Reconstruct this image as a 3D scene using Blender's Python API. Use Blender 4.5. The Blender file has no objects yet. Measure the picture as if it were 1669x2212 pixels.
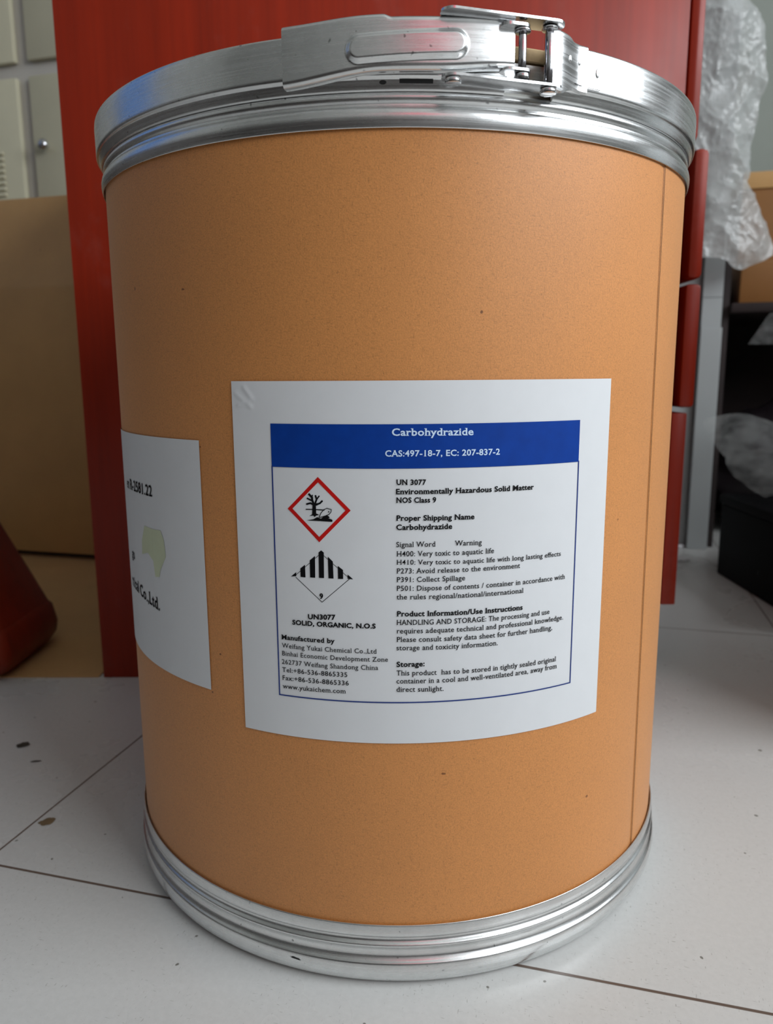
import bpy, bmesh, math, random
from mathutils import Vector, noise
random.seed(7)
S = bpy.context.scene
COL = S.collection
PI = math.pi

# ------------------------------------------------------------------ camera
cam_d = bpy.data.cameras.new('camera')
cam = bpy.data.objects.new('camera', cam_d)
COL.objects.link(cam)
FPX = 1642.886
cam_d.sensor_fit = 'VERTICAL'
cam_d.sensor_height = 36.0
cam_d.sensor_width = 36.0
cam_d.lens = 36.0 * FPX / 2212.0
cam_d.clip_start = 0.02
right = Vector((0.99996211, 0.00609447, -0.00621599))
up = Vector((0.00502372, 0.17914833, 0.98380925))
fwd = Vector((-0.00710938, 0.9838032, -0.17911092))
M = cam.matrix_world.copy()
for i in range(3):
    M[i][0] = right[i]; M[i][1] = up[i]; M[i][2] = -fwd[i]
M[0][3], M[1][3], M[2][3] = -0.00266984, -0.56154454, 0.33542312
cam.matrix_world = M
cam_d.dof.use_dof = True
cam_d.dof.focus_distance = 0.385
cam_d.dof.aperture_fstop = 11.0
S.camera = cam

# ------------------------------------------------------------------ view, world, window light
S.view_settings.view_transform = 'Standard'
S.view_settings.look = 'None'
S.view_settings.gamma = 1.0
S.view_settings.use_curve_mapping = False
S.view_settings.exposure = 0.0
W = bpy.data.worlds.new('sky'); S.world = W
W.use_nodes = True
W.node_tree.nodes['Background'].inputs[0].default_value = (0.75, 0.87, 1.0, 1)
W.node_tree.nodes['Background'].inputs[1].default_value = 1.0

TH = math.radians(-14.8)                     # the room is turned against the drum
E1 = Vector((math.cos(TH), math.sin(TH), 0)); E2 = Vector((-math.sin(TH), math.cos(TH), 0))
def rw(a, d, z): return E1 * a + E2 * d + Vector((0, 0, z))
RX, LX, FY, BY, CZ = 1.75, -1.75, -1.9, 1.45, 2.6
WIN = (-1.62, 0.36, 0.85, 2.15)              # window in the right wall: along the wall, then heights
def window_light(name, a, d, z, sx, sz, rotz, power, colour):
    l = bpy.data.lights.new(name, 'AREA'); l.shape = 'RECTANGLE'
    l.size = sx; l.size_y = sz; l.energy = power; l.color = colour
    o = bpy.data.objects.new(name, l); COL.objects.link(o)
    o.location = rw(a, d, z); o.rotation_euler = (PI / 2, 0, rotz)
    return o
window_light('window_daylight', RX + 0.03, (WIN[0] + WIN[1]) / 2, (WIN[2] + WIN[3]) / 2, WIN[1] - WIN[0], WIN[3] - WIN[2], TH + PI / 2, 65, (0.93, 0.97, 1.0))

# ------------------------------------------------------------------ materials
def mat(name):
    m = bpy.data.materials.new(name); m.use_nodes = True
    nt = m.node_tree; b = nt.nodes['Principled BSDF']
    return m, nt, b
def nd(nt, typ, **kw):
    n = nt.nodes.new(typ)
    for k, v in kw.items():
        if k.startswith('i_'): n.inputs[k[2:].replace('_', ' ')].default_value = v
        else: setattr(n, k, v)
    return n
def coords(nt, scale=(1, 1, 1), rot=(0, 0, 0), loc=(0, 0, 0)):
    t = nd(nt, 'ShaderNodeTexCoord'); mp = nd(nt, 'ShaderNodeMapping')
    mp.inputs['Scale'].default_value = scale; mp.inputs['Rotation'].default_value = rot; mp.inputs['Location'].default_value = loc
    nt.links.new(t.outputs['Object'], mp.inputs['Vector'])
    return mp.outputs['Vector']
def noise_node(nt, vec, scale, detail=4, rough=0.6):
    n = nd(nt, 'ShaderNodeTexNoise'); n.inputs['Scale'].default_value = scale
    n.inputs['Detail'].default_value = detail; n.inputs['Roughness'].default_value = rough
    nt.links.new(vec, n.inputs['Vector']); return n.outputs['Fac']
def ramp(nt, fac, stops):
    r = nd(nt, 'ShaderNodeValToRGB')
    while len(r.color_ramp.elements) < len(stops): r.color_ramp.elements.new(0.5)
    for e, (p, c) in zip(r.color_ramp.elements, stops):
        e.position = p; e.color = tuple(c) + (1,) if len(c) == 3 else c
    nt.links.new(fac, r.inputs['Fac']); return r.outputs['Color']
def mix(nt, fac, a, b, mode='MIX'):
    n = nd(nt, 'ShaderNodeMix', data_type='RGBA', blend_type=mode)
    for s, v in ((0, fac), (6, a), (7, b)):
        if hasattr(v, 'links'): nt.links.new(v, n.inputs[s])
        else: n.inputs[s].default_value = v if s == 0 else tuple(v) + (1,)
    return n.outputs[2]
def bump(nt, b, h, strength=0.2, dist=0.001):
    n = nd(nt, 'ShaderNodeBump'); n.inputs['Strength'].default_value = strength; n.inputs['Distance'].default_value = dist
    nt.links.new(h, n.inputs['Height']); nt.links.new(n.outputs['Normal'], b.inputs['Normal'])
def plain(name, c, rough=0.6, metal=0.0, spec=0.5, var=0.12, scale=30):
    m, nt, b = mat(name)
    v = noise_node(nt, coords(nt), scale, 5)
    lo = tuple(x * (1 - var) for x in c); hi = tuple(min(1, x * (1 + var)) for x in c)
    nt.links.new(ramp(nt, v, [(0.3, lo), (0.7, hi)]), b.inputs['Base Color'])
    b.inputs['Roughness'].default_value = rough; b.inputs['Metallic'].default_value = metal
    b.inputs['Specular IOR Level'].default_value = spec
    return m

def kraft(name, c, fibre=1.0):
    m, nt, b = mat(name)
    v = coords(nt)
    big = noise_node(nt, v, 9, 3)
    fine = noise_node(nt, coords(nt, (1500, 1500, 1300)), 1.0, 2)
    fib = noise_node(nt, coords(nt, (420, 420, 2400), (0.25, 0.2, 0)), 1.0, 2)
    fib2 = noise_node(nt, coords(nt, (2200, 2200, 400), (0.3, -0.35, 0)), 1.0, 2)
    speck = noise_node(nt, v, 210, 0)
    lo = tuple(x * 0.90 for x in c); hi = tuple(x * 1.08 for x in c)
    base = ramp(nt, big, [(0.3, lo), (0.7, hi)])
    base = mix(nt, 0.5 * fibre, base, ramp(nt, fine, [(0.3, tuple(x * 0.70 for x in c)), (0.7, tuple(x * 1.2 for x in c))]))
    k = 1 - 0.30 * fibre
    base = mix(nt, 1.0, base, ramp(nt, fib, [(0.60, (1, 1, 1)), (0.74, (k, k, k))]), 'MULTIPLY')
    base = mix(nt, 1.0, base, ramp(nt, fib2, [(0.60, (1, 1, 1)), (0.74, (k, k, k))]), 'MULTIPLY')
    base = mix(nt, 1.0, base, ramp(nt, speck, [(0.895, (1, 1, 1)), (0.91, (0.35, 0.3, 0.25))]), 'MULTIPLY')
    nt.links.new(base, b.inputs['Base Color'])
    b.inputs['Roughness'].default_value = 0.5; b.inputs['Specular IOR Level'].default_value = 0.5
    b.inputs['Sheen Weight'].default_value = 0.22; b.inputs['Sheen Roughness'].default_value = 0.45; b.inputs['Sheen Tint'].default_value = (1.0, 0.86, 0.74, 1)
    bump(nt, b, fine, 0.12, 0.0006)
    return m

def metal(name, c=(0.80, 0.81, 0.81), r0=0.21, r1=0.32, streak=True):
    m, nt, b = mat(name)
    st = noise_node(nt, coords(nt, (14, 14, 900)), 1.0, 3)
    sp = noise_node(nt, coords(nt), 120, 6, 0.7)
    col = mix(nt, 0.5, ramp(nt, st, [(0.3, tuple(x * 0.86 for x in c)), (0.7, tuple(min(1, x * 1.1) for x in c))]),
              ramp(nt, sp, [(0.3, tuple(x * 0.86 for x in c)), (0.7, tuple(min(1, x * 1.08) for x in c))]))
    dots = noise_node(nt, coords(nt), 330, 1)
    col = mix(nt, 1.0, col, ramp(nt, dots, [(0.74, (1, 1, 1)), (0.80, (0.42, 0.42, 0.42))]), 'MULTIPLY')
    nt.links.new(col, b.inputs['Base Color'])
    b.inputs['Metallic'].default_value = 1.0
    rr = nd(nt, 'ShaderNodeMapRange'); nt.links.new(st if streak else sp, rr.inputs[0])
    rr.inputs[1].default_value = 0.3; rr.inputs[2].default_value = 0.7; rr.inputs[3].default_value = r0; rr.inputs[4].default_value = r1
    nt.links.new(rr.outputs[0], b.inputs['Roughness'])
    bump(nt, b, sp, 0.08, 0.0006)
    return m

def mahogany(name, c, rough=0.3, dust=0.25):
    m, nt, b = mat(name)
    g = noise_node(nt, coords(nt, (26, 26, 1.6)), 1.0, 5, 0.6)
    g2 = noise_node(nt, coords(nt, (160, 160, 5)), 1.0, 3, 0.6)
    d = noise_node(nt, coords(nt, (7, 7, 5)), 1.0, 6, 0.7)
    col = ramp(nt, g, [(0.3, tuple(x * 0.78 for x in c)), (0.7, tuple(x * 1.15 for x in c))])
    col = mix(nt, 0.25, col, ramp(nt, g2, [(0.35, tuple(x * 0.6 for x in c)), (0.65, tuple(x * 1.25 for x in c))]))
    f = ramp(nt, d, [(0.56, (0, 0, 0)), (0.80, (dust, dust, dust))])
    col = mix(nt, f, col, (0.42, 0.26, 0.22))
    nt.links.new(col, b.inputs['Base Color'])
    rr = nd(nt, 'ShaderNodeMapRange'); nt.links.new(d, rr.inputs[0])
    rr.inputs[1].default_value = 0.35; rr.inputs[2].default_value = 0.75; rr.inputs[3].default_value = rough; rr.inputs[4].default_value = rough + 0.18
    nt.links.new(rr.outputs[0], b.inputs['Roughness'])
    b.inputs['Specular IOR Level'].default_value = 0.32
    return m

def film(name, opacity=0.6):
    m, nt, b = mat(name)
    n = noise_node(nt, coords(nt), 24, 5)
    b.inputs['Base Color'].default_value = (0.62, 0.64, 0.63, 1)
    b.inputs['Roughness'].default_value = 0.22
    b.inputs['Specular IOR Level'].default_value = 0.8
    t = nd(nt, 'ShaderNodeBsdfTransparent')
    tl = nd(nt, 'ShaderNodeBsdfTranslucent'); tl.inputs[0].default_value = (0.8, 0.82, 0.82, 1)
    m1 = nd(nt, 'ShaderNodeMixShader'); m1.inputs[0].default_value = 0.35
    nt.links.new(b.outputs[0], m1.inputs[1]); nt.links.new(tl.outputs[0], m1.inputs[2])
    mx = nd(nt, 'ShaderNodeMixShader')
    r = nd(nt, 'ShaderNodeMapRange'); nt.links.new(n, r.inputs[0])
    r.inputs[1].default_value = 0.3; r.inputs[2].default_value = 0.7; r.inputs[3].default_value = opacity - 0.15; r.inputs[4].default_value = opacity + 0.15
    nt.links.new(r.outputs[0], mx.inputs[0])
    nt.links.new(t.outputs[0], mx.inputs[1]); nt.links.new(m1.outputs[0], mx.inputs[2])
    nt.links.new(mx.outputs[0], nt.nodes['Material Output'].inputs['Surface'])
    bump(nt, b, noise_node(nt, coords(nt), 60, 4), 0.5, 0.004)
    return m

KRAFT = kraft('kraft_paper', (0.625, 0.258, 0.074))
KRAFT_EDGE = plain('kraft_edge', (0.10, 0.05, 0.02), 0.9)
FIBRE = plain('fibreboard', (0.52, 0.37, 0.2), 0.8, var=0.25, scale=120)
STEEL = metal('galvanised_steel')
BRIGHT = metal('bright_zinc', (0.82, 0.83, 0.84), 0.12, 0.24, False)
CHROME = metal('polished_pin', (0.6, 0.6, 0.63), 0.06, 0.14, False)
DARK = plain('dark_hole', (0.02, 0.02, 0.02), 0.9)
PAPER = plain('label_paper', (0.72, 0.74, 0.76), 0.55, var=0.015, scale=60)
BLUE = plain('blue_ink', (0.001, 0.042, 0.29), 0.5, spec=0.2, var=0.08, scale=150)
NAVY = plain('navy_ink', (0.004, 0.03, 0.2), 0.5)
RED = plain('red_ink', (0.55, 0.008, 0.006), 0.5, spec=0.2, var=0.06)
INK = plain('black_ink', (0.005, 0.005, 0.006), 0.6, spec=0.1)
PALEINK = plain('pale_ink', (0.62, 0.78, 1.0), 0.5, var=0.03)
GLUE = plain('pale_residue', (0.60, 0.66, 0.46), 0.4, var=0.06)
WOOD = mahogany('red_mahogany', (0.27, 0.016, 0.002), 0.36, 0.16)
WOOD_DARK = mahogany('dark_mahogany', (0.24, 0.022, 0.006), 0.35, 0.06)
INNER = plain('carcass_brown', (0.06, 0.025, 0.015), 0.8)
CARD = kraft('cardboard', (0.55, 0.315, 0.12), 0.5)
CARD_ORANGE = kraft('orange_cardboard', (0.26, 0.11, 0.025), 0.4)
GREYPAINT = plain('grey_green_paint', (0.56, 0.53, 0.39), 0.42, var=0.04, scale=8)
GREYFRAME = plain('grey_paint', (0.52, 0.49, 0.44), 0.42, var=0.04, scale=8)
WALL = plain('wall_paint', (0.30, 0.325, 0.29), 0.85, var=0.03, scale=6)
POST = plain('post_paint', (0.42, 0.45, 0.45), 0.6, var=0.04, scale=6)
WALL_DIM = plain('grey_wall_paint', (0.36, 0.36, 0.34), 0.85, var=0.03, scale=6)
CEIL = plain('ceiling_paint', (0.60, 0.60, 0.57), 0.9, var=0.02, scale=5)
BLUE_REFLECT = plain('blue_reflection_paint', (0.06, 0.2, 0.55), 0.5, var=0.1, scale=5)  # for the added blue board mirrored in the steel
RED_REFLECT = plain('red_reflection_paint', (0.85, 0.03, 0.09), 0.45, var=0.1, scale=5)  # for the added red board mirrored in the latch
SHELFWOOD = plain('dark_shelf_wood', (0.022, 0.013, 0.012), 0.7, var=0.3, scale=14)
BLACK = plain('black_plastic', (0.004, 0.004, 0.005), 0.6, spec=0.06)
BAG = plain('dark_bag', (0.02, 0.015, 0.018), 0.35, var=0.3)
FILM = film('clear_film', 0.72)
FILM_THIN = film('thin_clear_film', 0.22)
DARK_REFLECT = plain('dark_reflection_paint', (0.07, 0.06, 0.055), 0.6)  # for the added dark surfaces that the steel reflects
WHITE = plain('white_scrap', (0.8, 0.8, 0.82), 0.5)
DIRT = plain('dirt', (0.05, 0.04, 0.03), 0.9)
DUST = plain('brown_dirt', (0.18, 0.12, 0.06), 0.9)

def floor_mat():
    m, nt, b = mat('floor_tile')
    v = coords(nt)
    sx = nd(nt, 'ShaderNodeSeparateXYZ'); nt.links.new(v, sx.inputs[0])
    wob = noise_node(nt, v, 9, 3)
    T = 0.642
    def line(axis, off, w):
        a = nd(nt, 'ShaderNodeMath', operation='ADD'); nt.links.new(sx.outputs[axis], a.inputs[0]); a.inputs[1].default_value = -off + T * 40.5
        dv = nd(nt, 'ShaderNodeMath', operation='MODULO'); nt.links.new(a.outputs[0], dv.inputs[0]); dv.inputs[1].default_value = T
        s = nd(nt, 'ShaderNodeMath', operation='SUBTRACT'); nt.links.new(dv.outputs[0], s.inputs[0]); s.inputs[1].default_value = T / 2
        ab = nd(nt, 'ShaderNodeMath', operation='ABSOLUTE'); nt.links.new(s.outputs[0], ab.inputs[0])
        mr = nd(nt, 'ShaderNodeMapRange'); nt.links.new(ab.outputs[0], mr.inputs[0])
        mr.inputs[1].default_value = w * 0.75; mr.inputs[2].default_value = w * 1.25; mr.inputs[3].default_value = 1; mr.inputs[4].default_value = 0
        return mr.outputs[0]
    gu = -0.284 * E1.x + -0.061 * E1.y
    gv = 0.06 * E2.x + -0.175 * E2.y
    mx = nd(nt, 'ShaderNodeMath', operation='MAXIMUM')
    nt.links.new(line(0, gu, 0.0008), mx.inputs[0]); nt.links.new(line(1, gv, 0.0010), mx.inputs[1])
    c = (0.60, 0.60, 0.585)
    base = ramp(nt, noise_node(nt, v, 3, 4), [(0.1, tuple(x * 0.90 for x in c)), (0.9, tuple(x * 1.08 for x in c))])
    fine = noise_node(nt, v, 260, 3, 0.7)
    base = mix(nt, 0.3, base, ramp(nt, fine, [(0.3, tuple(x * 0.85 for x in c)), (0.7, tuple(x * 1.08 for x in c))]))
    hair = noise_node(nt, coords(nt, (210, 1000, 1), (0, 0, 0.6)), 1.0, 1)
    hair2 = noise_node(nt, coords(nt, (950, 220, 1), (0, 0, 0.3)), 1.0, 1)
    patch = noise_node(nt, v, 14, 2)
    pm = ramp(nt, patch, [(0.36, (0, 0, 0)), (0.55, (1, 1, 1))])
    for h in (hair, hair2):
        f = ramp(nt, h, [(0.69, (0, 0, 0)), (0.76, (0.42, 0.42, 0.42))])
        f = mix(nt, 1.0, f, pm, 'MULTIPLY')
        base = mix(nt, f, base, (0.16, 0.15, 0.13))
    speck = noise_node(nt, v, 170, 0)
    base = mix(nt, ramp(nt, speck, [(0.85, (0, 0, 0)), (0.87, (0.8, 0.8, 0.8))]), base, (0.1, 0.09, 0.07))
    base = mix(nt, mx.outputs[0], base, (0.13, 0.09, 0.07))
    nt.links.new(base, b.inputs['Base Color'])
    rr = nd(nt, 'ShaderNodeMapRange'); nt.links.new(noise_node(nt, v, 6, 4), rr.inputs[0])
    rr.inputs[1].default_value = 0.0; rr.inputs[2].default_value = 1.0; rr.inputs[3].default_value = 0.18; rr.inputs[4].default_value = 0.40
    nt.links.new(rr.outputs[0], b.inputs['Roughness'])
    inv = nd(nt, 'ShaderNodeMath', operation='SUBTRACT'); inv.inputs[0].default_value = 1; nt.links.new(mx.outputs[0], inv.inputs[1])
    bump(nt, b, inv.outputs[0], 0.4, 0.001)
    return m
FLOOR = floor_mat()

# ------------------------------------------------------------------ helpers
def obj(name, bm, m, parent=None, smooth=True):
    bmesh.ops.recalc_face_normals(bm, faces=bm.faces)
    me = bpy.data.meshes.new(name); bm.to_mesh(me); bm.free()
    if smooth:
        me.shade_smooth()
        if hasattr(me, 'set_sharp_from_angle'): me.set_sharp_from_angle(angle=math.radians(35))
    o = bpy.data.objects.new(name, me); COL.objects.link(o)
    if m: me.materials.append(m)
    if parent: o.parent = parent
    return o
def tag(o, label=None, cat=None, group=None, kind=None):
    if label: o['label'] = label
    if cat: o['category'] = cat
    if group: o['group'] = group
    if kind: o['kind'] = kind
    return o
def thing(name, label, cat, loc=(0, 0, 0), rotz=0, group=None):
    o = bpy.data.objects.new(name, None); COL.objects.link(o)
    o.location = loc; o.rotation_euler = (0, 0, rotz); o.empty_display_size = 0.05
    return tag(o, label, cat, group)
def box_into(bm, a, b, bev=0.0, seg=2):
    t = bmesh.new()
    bmesh.ops.create_cube(t, size=1)
    for v in t.verts:
        v.co = Vector([a[i] + (v.co[i] + 0.5) * (b[i] - a[i]) for i in range(3)])
    if bev: bmesh.ops.bevel(t, geom=list(t.edges), offset=bev, segments=seg, affect='EDGES', profile=0.5)
    me = bpy.data.meshes.new('tmp'); t.to_mesh(me); t.free(); bm.from_mesh(me); bpy.data.meshes.remove(me)
    return bm
def box(a, b, bev=0.0, seg=2): return box_into(bmesh.new(), a, b, bev, seg)
def pol(r, az, z):
    return Vector((r * math.sin(az), -r * math.cos(az), z))
def lathe(profile, a0=-180.0, a1=180.0, n=192, closed_profile=False):
    bm = bmesh.new(); full = abs(a1 - a0 - 360) < 1e-6
    cols = []
    for i in range(n if full else n + 1):
        az = math.radians(a0 + (a1 - a0) * i / n)
        cols.append([bm.verts.new(pol(r, az, z)) for r, z in profile])
    m = len(profile)
    for i in range(n):
        A, B = cols[i], cols[(i + 1) % len(cols)]
        for j in range(m if closed_profile else m - 1):
            k = (j + 1) % m
            bm.faces.new((A[j], B[j], B[k], A[k]))
    if not full and closed_profile:
        bm.faces.new(cols[0]); bm.faces.new(cols[-1][::-1])
    return bm
def smooth_profile(pts, sub=4):
    out = []
    n = len(pts)
    for i in range(n - 1):
        p0, p1, p2, p3 = pts[max(i - 1, 0)], pts[i], pts[i + 1], pts[min(i + 2, n - 1)]
        for k in range(sub):
            t = k / sub
            f = [0.5 * ((2 * p1[c]) + (-p0[c] + p2[c]) * t + (2 * p0[c] - 5 * p1[c] + 4 * p2[c] - p3[c]) * t * t + (-p0[c] + 3 * p1[c] - 3 * p2[c] + p3[c]) * t ** 3) for c in (0, 1)]
            out.append(tuple(f))
    out.append(pts[-1]); return out
def cyl_between(bm, p, q, r0, r1=None, n=20, bev=0.0):
    r1 = r0 if r1 is None else r1
    p, q = Vector(p), Vector(q); w = (q - p).normalized()
    u = w.orthogonal().normalized(); v = w.cross(u)
    prof = [(r0, 0.0), (r1, 1.0)]
    L = (q - p).length
    if bev: prof = [(r0 - bev, 0.0), (r0 - bev * 0.3, bev * 0.3 / L), (r0, bev / L), (r1, 1 - bev / L), (r1 - bev * 0.3, 1 - bev * 0.3 / L), (r1 - bev, 1.0)]
    rings = [[bm.verts.new(p + (q - p) * t + (u * math.cos(2 * PI * k / n) + v * math.sin(2 * PI * k / n)) * r) for k in range(n)] for r, t in prof]
    for a, b in zip(rings, rings[1:]):
        for k in range(n): bm.faces.new((a[k], a[(k + 1) % n], b[(k + 1) % n], b[k]))
    bm.faces.new(rings[0][::-1]); bm.faces.new(rings[-1])
    return bm
def plate(outline, z0, z1, bev=0.0004):
    """flat plate from an outline of (x, y)"""
    bm = bmesh.new()
    lo = [bm.verts.new((x, y, z0)) for x, y in outline]; hi = [bm.verts.new((x, y, z1)) for x, y in outline]
    bm.faces.new(lo[::-1]); bm.faces.new(hi)
    n = len(outline)
    for k in range(n): bm.faces.new((lo[k], lo[(k + 1) % n], hi[(k + 1) % n], hi[k]))
    return bm

# ------------------------------------------------------------------ the room
def wall(name, a, b, m=None):
    """box in room axes, as structure"""
    o = obj(name, box(a, b), m or WALL, smooth=False)
    o.rotation_euler = (0, 0, TH)
    return tag(o, kind='structure')
wall('floor', (LX - 0.1, FY - 0.1, -0.05), (RX + 0.1, BY + 0.1, 0.0), FLOOR)
wall('ceiling', (LX - 0.1, FY - 0.1, CZ), (RX + 0.1, BY + 0.1, CZ + 0.05), CEIL)
wall('wall_back', (LX - 0.1, BY, 0), (RX + 0.1, BY + 0.1, CZ))
wall('wall_front', (LX - 0.1, FY - 0.1, 0), (RX + 0.1, FY, CZ), WALL_DIM)
wall('wall_left', (LX - 0.1, FY, 0), (LX, BY, CZ), WALL_DIM)
bm = bmesh.new()
box_into(bm, (RX, FY, 0), (RX + 0.1, BY, WIN[2])); box_into(bm, (RX, FY, WIN[3]), (RX + 0.1, BY, CZ))
box_into(bm, (RX, FY, WIN[2]), (RX + 0.1, WIN[0], WIN[3])); box_into(bm, (RX, WIN[1], WIN[2]), (RX + 0.1, BY, WIN[3]))
o = obj('wall_right', bm, WALL_DIM, smooth=False); o.rotation_euler = (0, 0, TH); tag(o, kind='structure')
bm = bmesh.new()
for y in (WIN[0], WIN[1] - 0.04, (WIN[0] + WIN[1]) / 2 - 0.02): box_into(bm, (RX - 0.005, y, WIN[2]), (RX + 0.02, y + 0.04, WIN[3]))
for z in (WIN[2], WIN[3] - 0.04): box_into(bm, (RX - 0.005, WIN[0], z), (RX + 0.02, WIN[1], z + 0.04))
o = obj('window_1', bm, WHITE, smooth=False); o.rotation_euler = (0, 0, TH); tag(o, kind='structure')
wall('blue_reflection_board', (LX, -0.50, 0.85), (LX + 0.03, 0.15, 2.0), BLUE_REFLECT)  # unseen blue board, added for the blue reflection in the locking ring
wall('red_reflection_board', (0.52, FY, 1.20), (1.05, FY + 0.03, 1.62), RED_REFLECT)  # unseen red board, added to put a red reflection on the latch lever
wall('dark_reflection_front', (LX, FY, 0.0), (RX, FY + 0.02, 0.85), DARK_REFLECT)  # dark lower strip added behind the camera to darken the steel's reflections
wall('dark_reflection_left', (LX, FY + 0.02, 0.0), (LX + 0.02, BY, 0.84), DARK_REFLECT)  # same added dark strip on the left wall, mirrored by the bottom rim
wall('dark_reflection_floor', (-1.3, FY + 0.02, 0.0), (1.3, -0.92, 0.004), DARK_REFLECT)  # dark floor sheet added behind the camera, reflected in the ring flange
# low wall added out of view right of the drum to shade the floor
o = obj('added_shade_wall', box((0.43, 0.045, 0), (1.60, 0.085, 0.60), 0.004), POST); tag(o, kind='structure')
# wall pier with a groove and a stepped post, behind the drawers on the right
bm = bmesh.new()
box_into(bm, (0.05, 1.0, 0), (0.3185, 1.40, CZ)); box_into(bm, (0.3185, 1.008, 0), (0.3225, 1.40, CZ))
obj_ = obj('trim_1', bm, POST, smooth=False); obj_.rotation_euler = (0, 0, TH); tag(obj_, kind='structure')
bm = bmesh.new()
box_into(bm, (0.3225, 0.985, 0.0), (0.359, 1.40, 0.4145), 0.0015); box_into(bm, (0.3225, 0.987, 0.4145), (0.3565, 1.40, 0.467), 0.0008)
box_into(bm, (0.3225, 0.987, 0.4675), (0.3565, 1.40, CZ), 0.0008)
obj_ = obj('trim_2', bm, POST, smooth=False); obj_.rotation_euler = (0, 0, TH); tag(obj_, kind='structure')

# ------------------------------------------------------------------ the fibre drum
R = 0.19
drum = thing('fiber_drum', 'large brown fibre drum with steel rims and white hazard label standing on the tiled floor', 'drum')
# body: wound kraft tube with an overlap seam on the right
SEAM_T, SEAM_B = 50.3, 52.2
def seam_az(z): return SEAM_T + (SEAM_B - SEAM_T) * (0.447 - z) / 0.408
bm = bmesh.new()
zs = [0.022 + (0.4505 - 0.022) * k / 24 for k in range(25)]
az_off = [0.0, 0.12] + [2.0 * k for k in range(1, 180)] + [359.88]
cols = []
for a in az_off:
    rr = R if a != 0.0 else R - 0.0002
    if a == 359.88: rr = R - 0.0005
    cols.append([bm.verts.new(pol(rr, math.radians(seam_az(z) + a), z)) for z in zs])
for i in range(len(cols)):
    A, B = cols[i], cols[(i + 1) % len(cols)]
    for j in range(len(zs) - 1): bm.faces.new((A[j], B[j], B[j + 1], A[j + 1]))
bm.faces.new([c[0] for c in cols][::-1])
body = obj('drum_body', bm, KRAFT, drum)
bm = bmesh.new()
prev = None
for k in range(41):
    z = 0.036 + (0.447 - 0.036) * k / 40
    w = 0.05 + 0.02 * noise.noise(Vector((0, 0, z * 60)))
    s = seam_az(z) + 0.05 * noise.noise(Vector((3, 0, z * 25)))
    row = [bm.verts.new(pol(R + 0.00025, math.radians(s - w), z)), bm.verts.new(pol(R + 0.00045, math.radians(s), z)), bm.verts.new(pol(R + 0.00025, math.radians(s + w), z))]
    if prev:
        for q in range(2): bm.faces.new((prev[q], prev[q + 1], row[q + 1], row[q]))
    prev = row
tag(obj('seam', bm, KRAFT_EDGE, body), 'thin dark overlap seam')
# bottom chime
prof = [(0.1903, 0.0290), (0.1907, 0.0362)] + smooth_profile([(0.1910, 0.0371), (0.1915, 0.0370), (0.1920, 0.0350), (0.1923, 0.0325), (0.1918, 0.0303), (0.1907, 0.0290), (0.1912, 0.0272), (0.1926, 0.0258),
        (0.1927, 0.0246), (0.1914, 0.0226), (0.1909, 0.0205), (0.1912, 0.0182), (0.1924, 0.0162), (0.1938, 0.0146), (0.1943, 0.0115), (0.1940, 0.0080), (0.1926, 0.0040), (0.1900, 0.0012), (0.187, 0.0003)], 5) + [(0.183, 0.0), (0.180, 0.004), (0.1895, 0.021)]
chime = obj('bottom_rim', lathe(prof, closed_profile=True), STEEL, drum)
def scuff(az, z, w, h, r, rot):
    bm = bmesh.new(); vs = []
    for k in range(14):
        t = 2 * PI * k / 14; q = 0.6 + 0.5 * random.random()
        x, y = w * math.cos(t) * q, h * math.sin(t) * q
        x, y = x * math.cos(rot) - y * math.sin(rot), x * math.sin(rot) + y * math.cos(rot)
        vs.append(bm.verts.new(pol(r, az + x / r, z + y)))
    bm.faces.new(vs); return bm
tag(obj('scuff_mark', scuff(math.radians(-17.5), 0.0118, 0.0040, 0.0006, 0.1945, -0.1), DARK, chime, False), 'dark scratch on the steel rim')
# top rim bead under the locking ring
prof = [(0.1894, 0.4575), (0.1907, 0.4500), (0.1908, 0.4460)] + smooth_profile([(0.1910, 0.4451), (0.1914, 0.4454), (0.1919, 0.4476), (0.1921, 0.4505), (0.1915, 0.4530), (0.1903, 0.4544), (0.1896, 0.4550), (0.1898, 0.4558), (0.1905, 0.4573), (0.1906, 0.4588), (0.1899, 0.4606), (0.1886, 0.4625)], 5) + [(0.187, 0.476), (0.182, 0.476), (0.182, 0.458)]
obj('top_rim', lathe(prof, closed_profile=True), STEEL, drum)
# lid: a fibreboard disc with a sunk middle
prof = [(0.0, 0.474), (0.176, 0.474), (0.179, 0.482), (0.1795, 0.4832), (0.1868, 0.4832), (0.1880, 0.4822), (0.1883, 0.4800), (0.1883, 0.4772), (0.181, 0.4772), (0.0, 0.4715)]
bm = lathe(prof[1:-1], closed_profile=True)
lid = obj('lid', bm, FIBRE, drum)
bm = bmesh.new(); bmesh.ops.create_circle(bm, cap_ends=True, radius=0.1765, segments=96)
for v in bm.verts: v.co.z = 0.4745
obj('lid_panel', bm, STEEL, lid)
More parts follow.
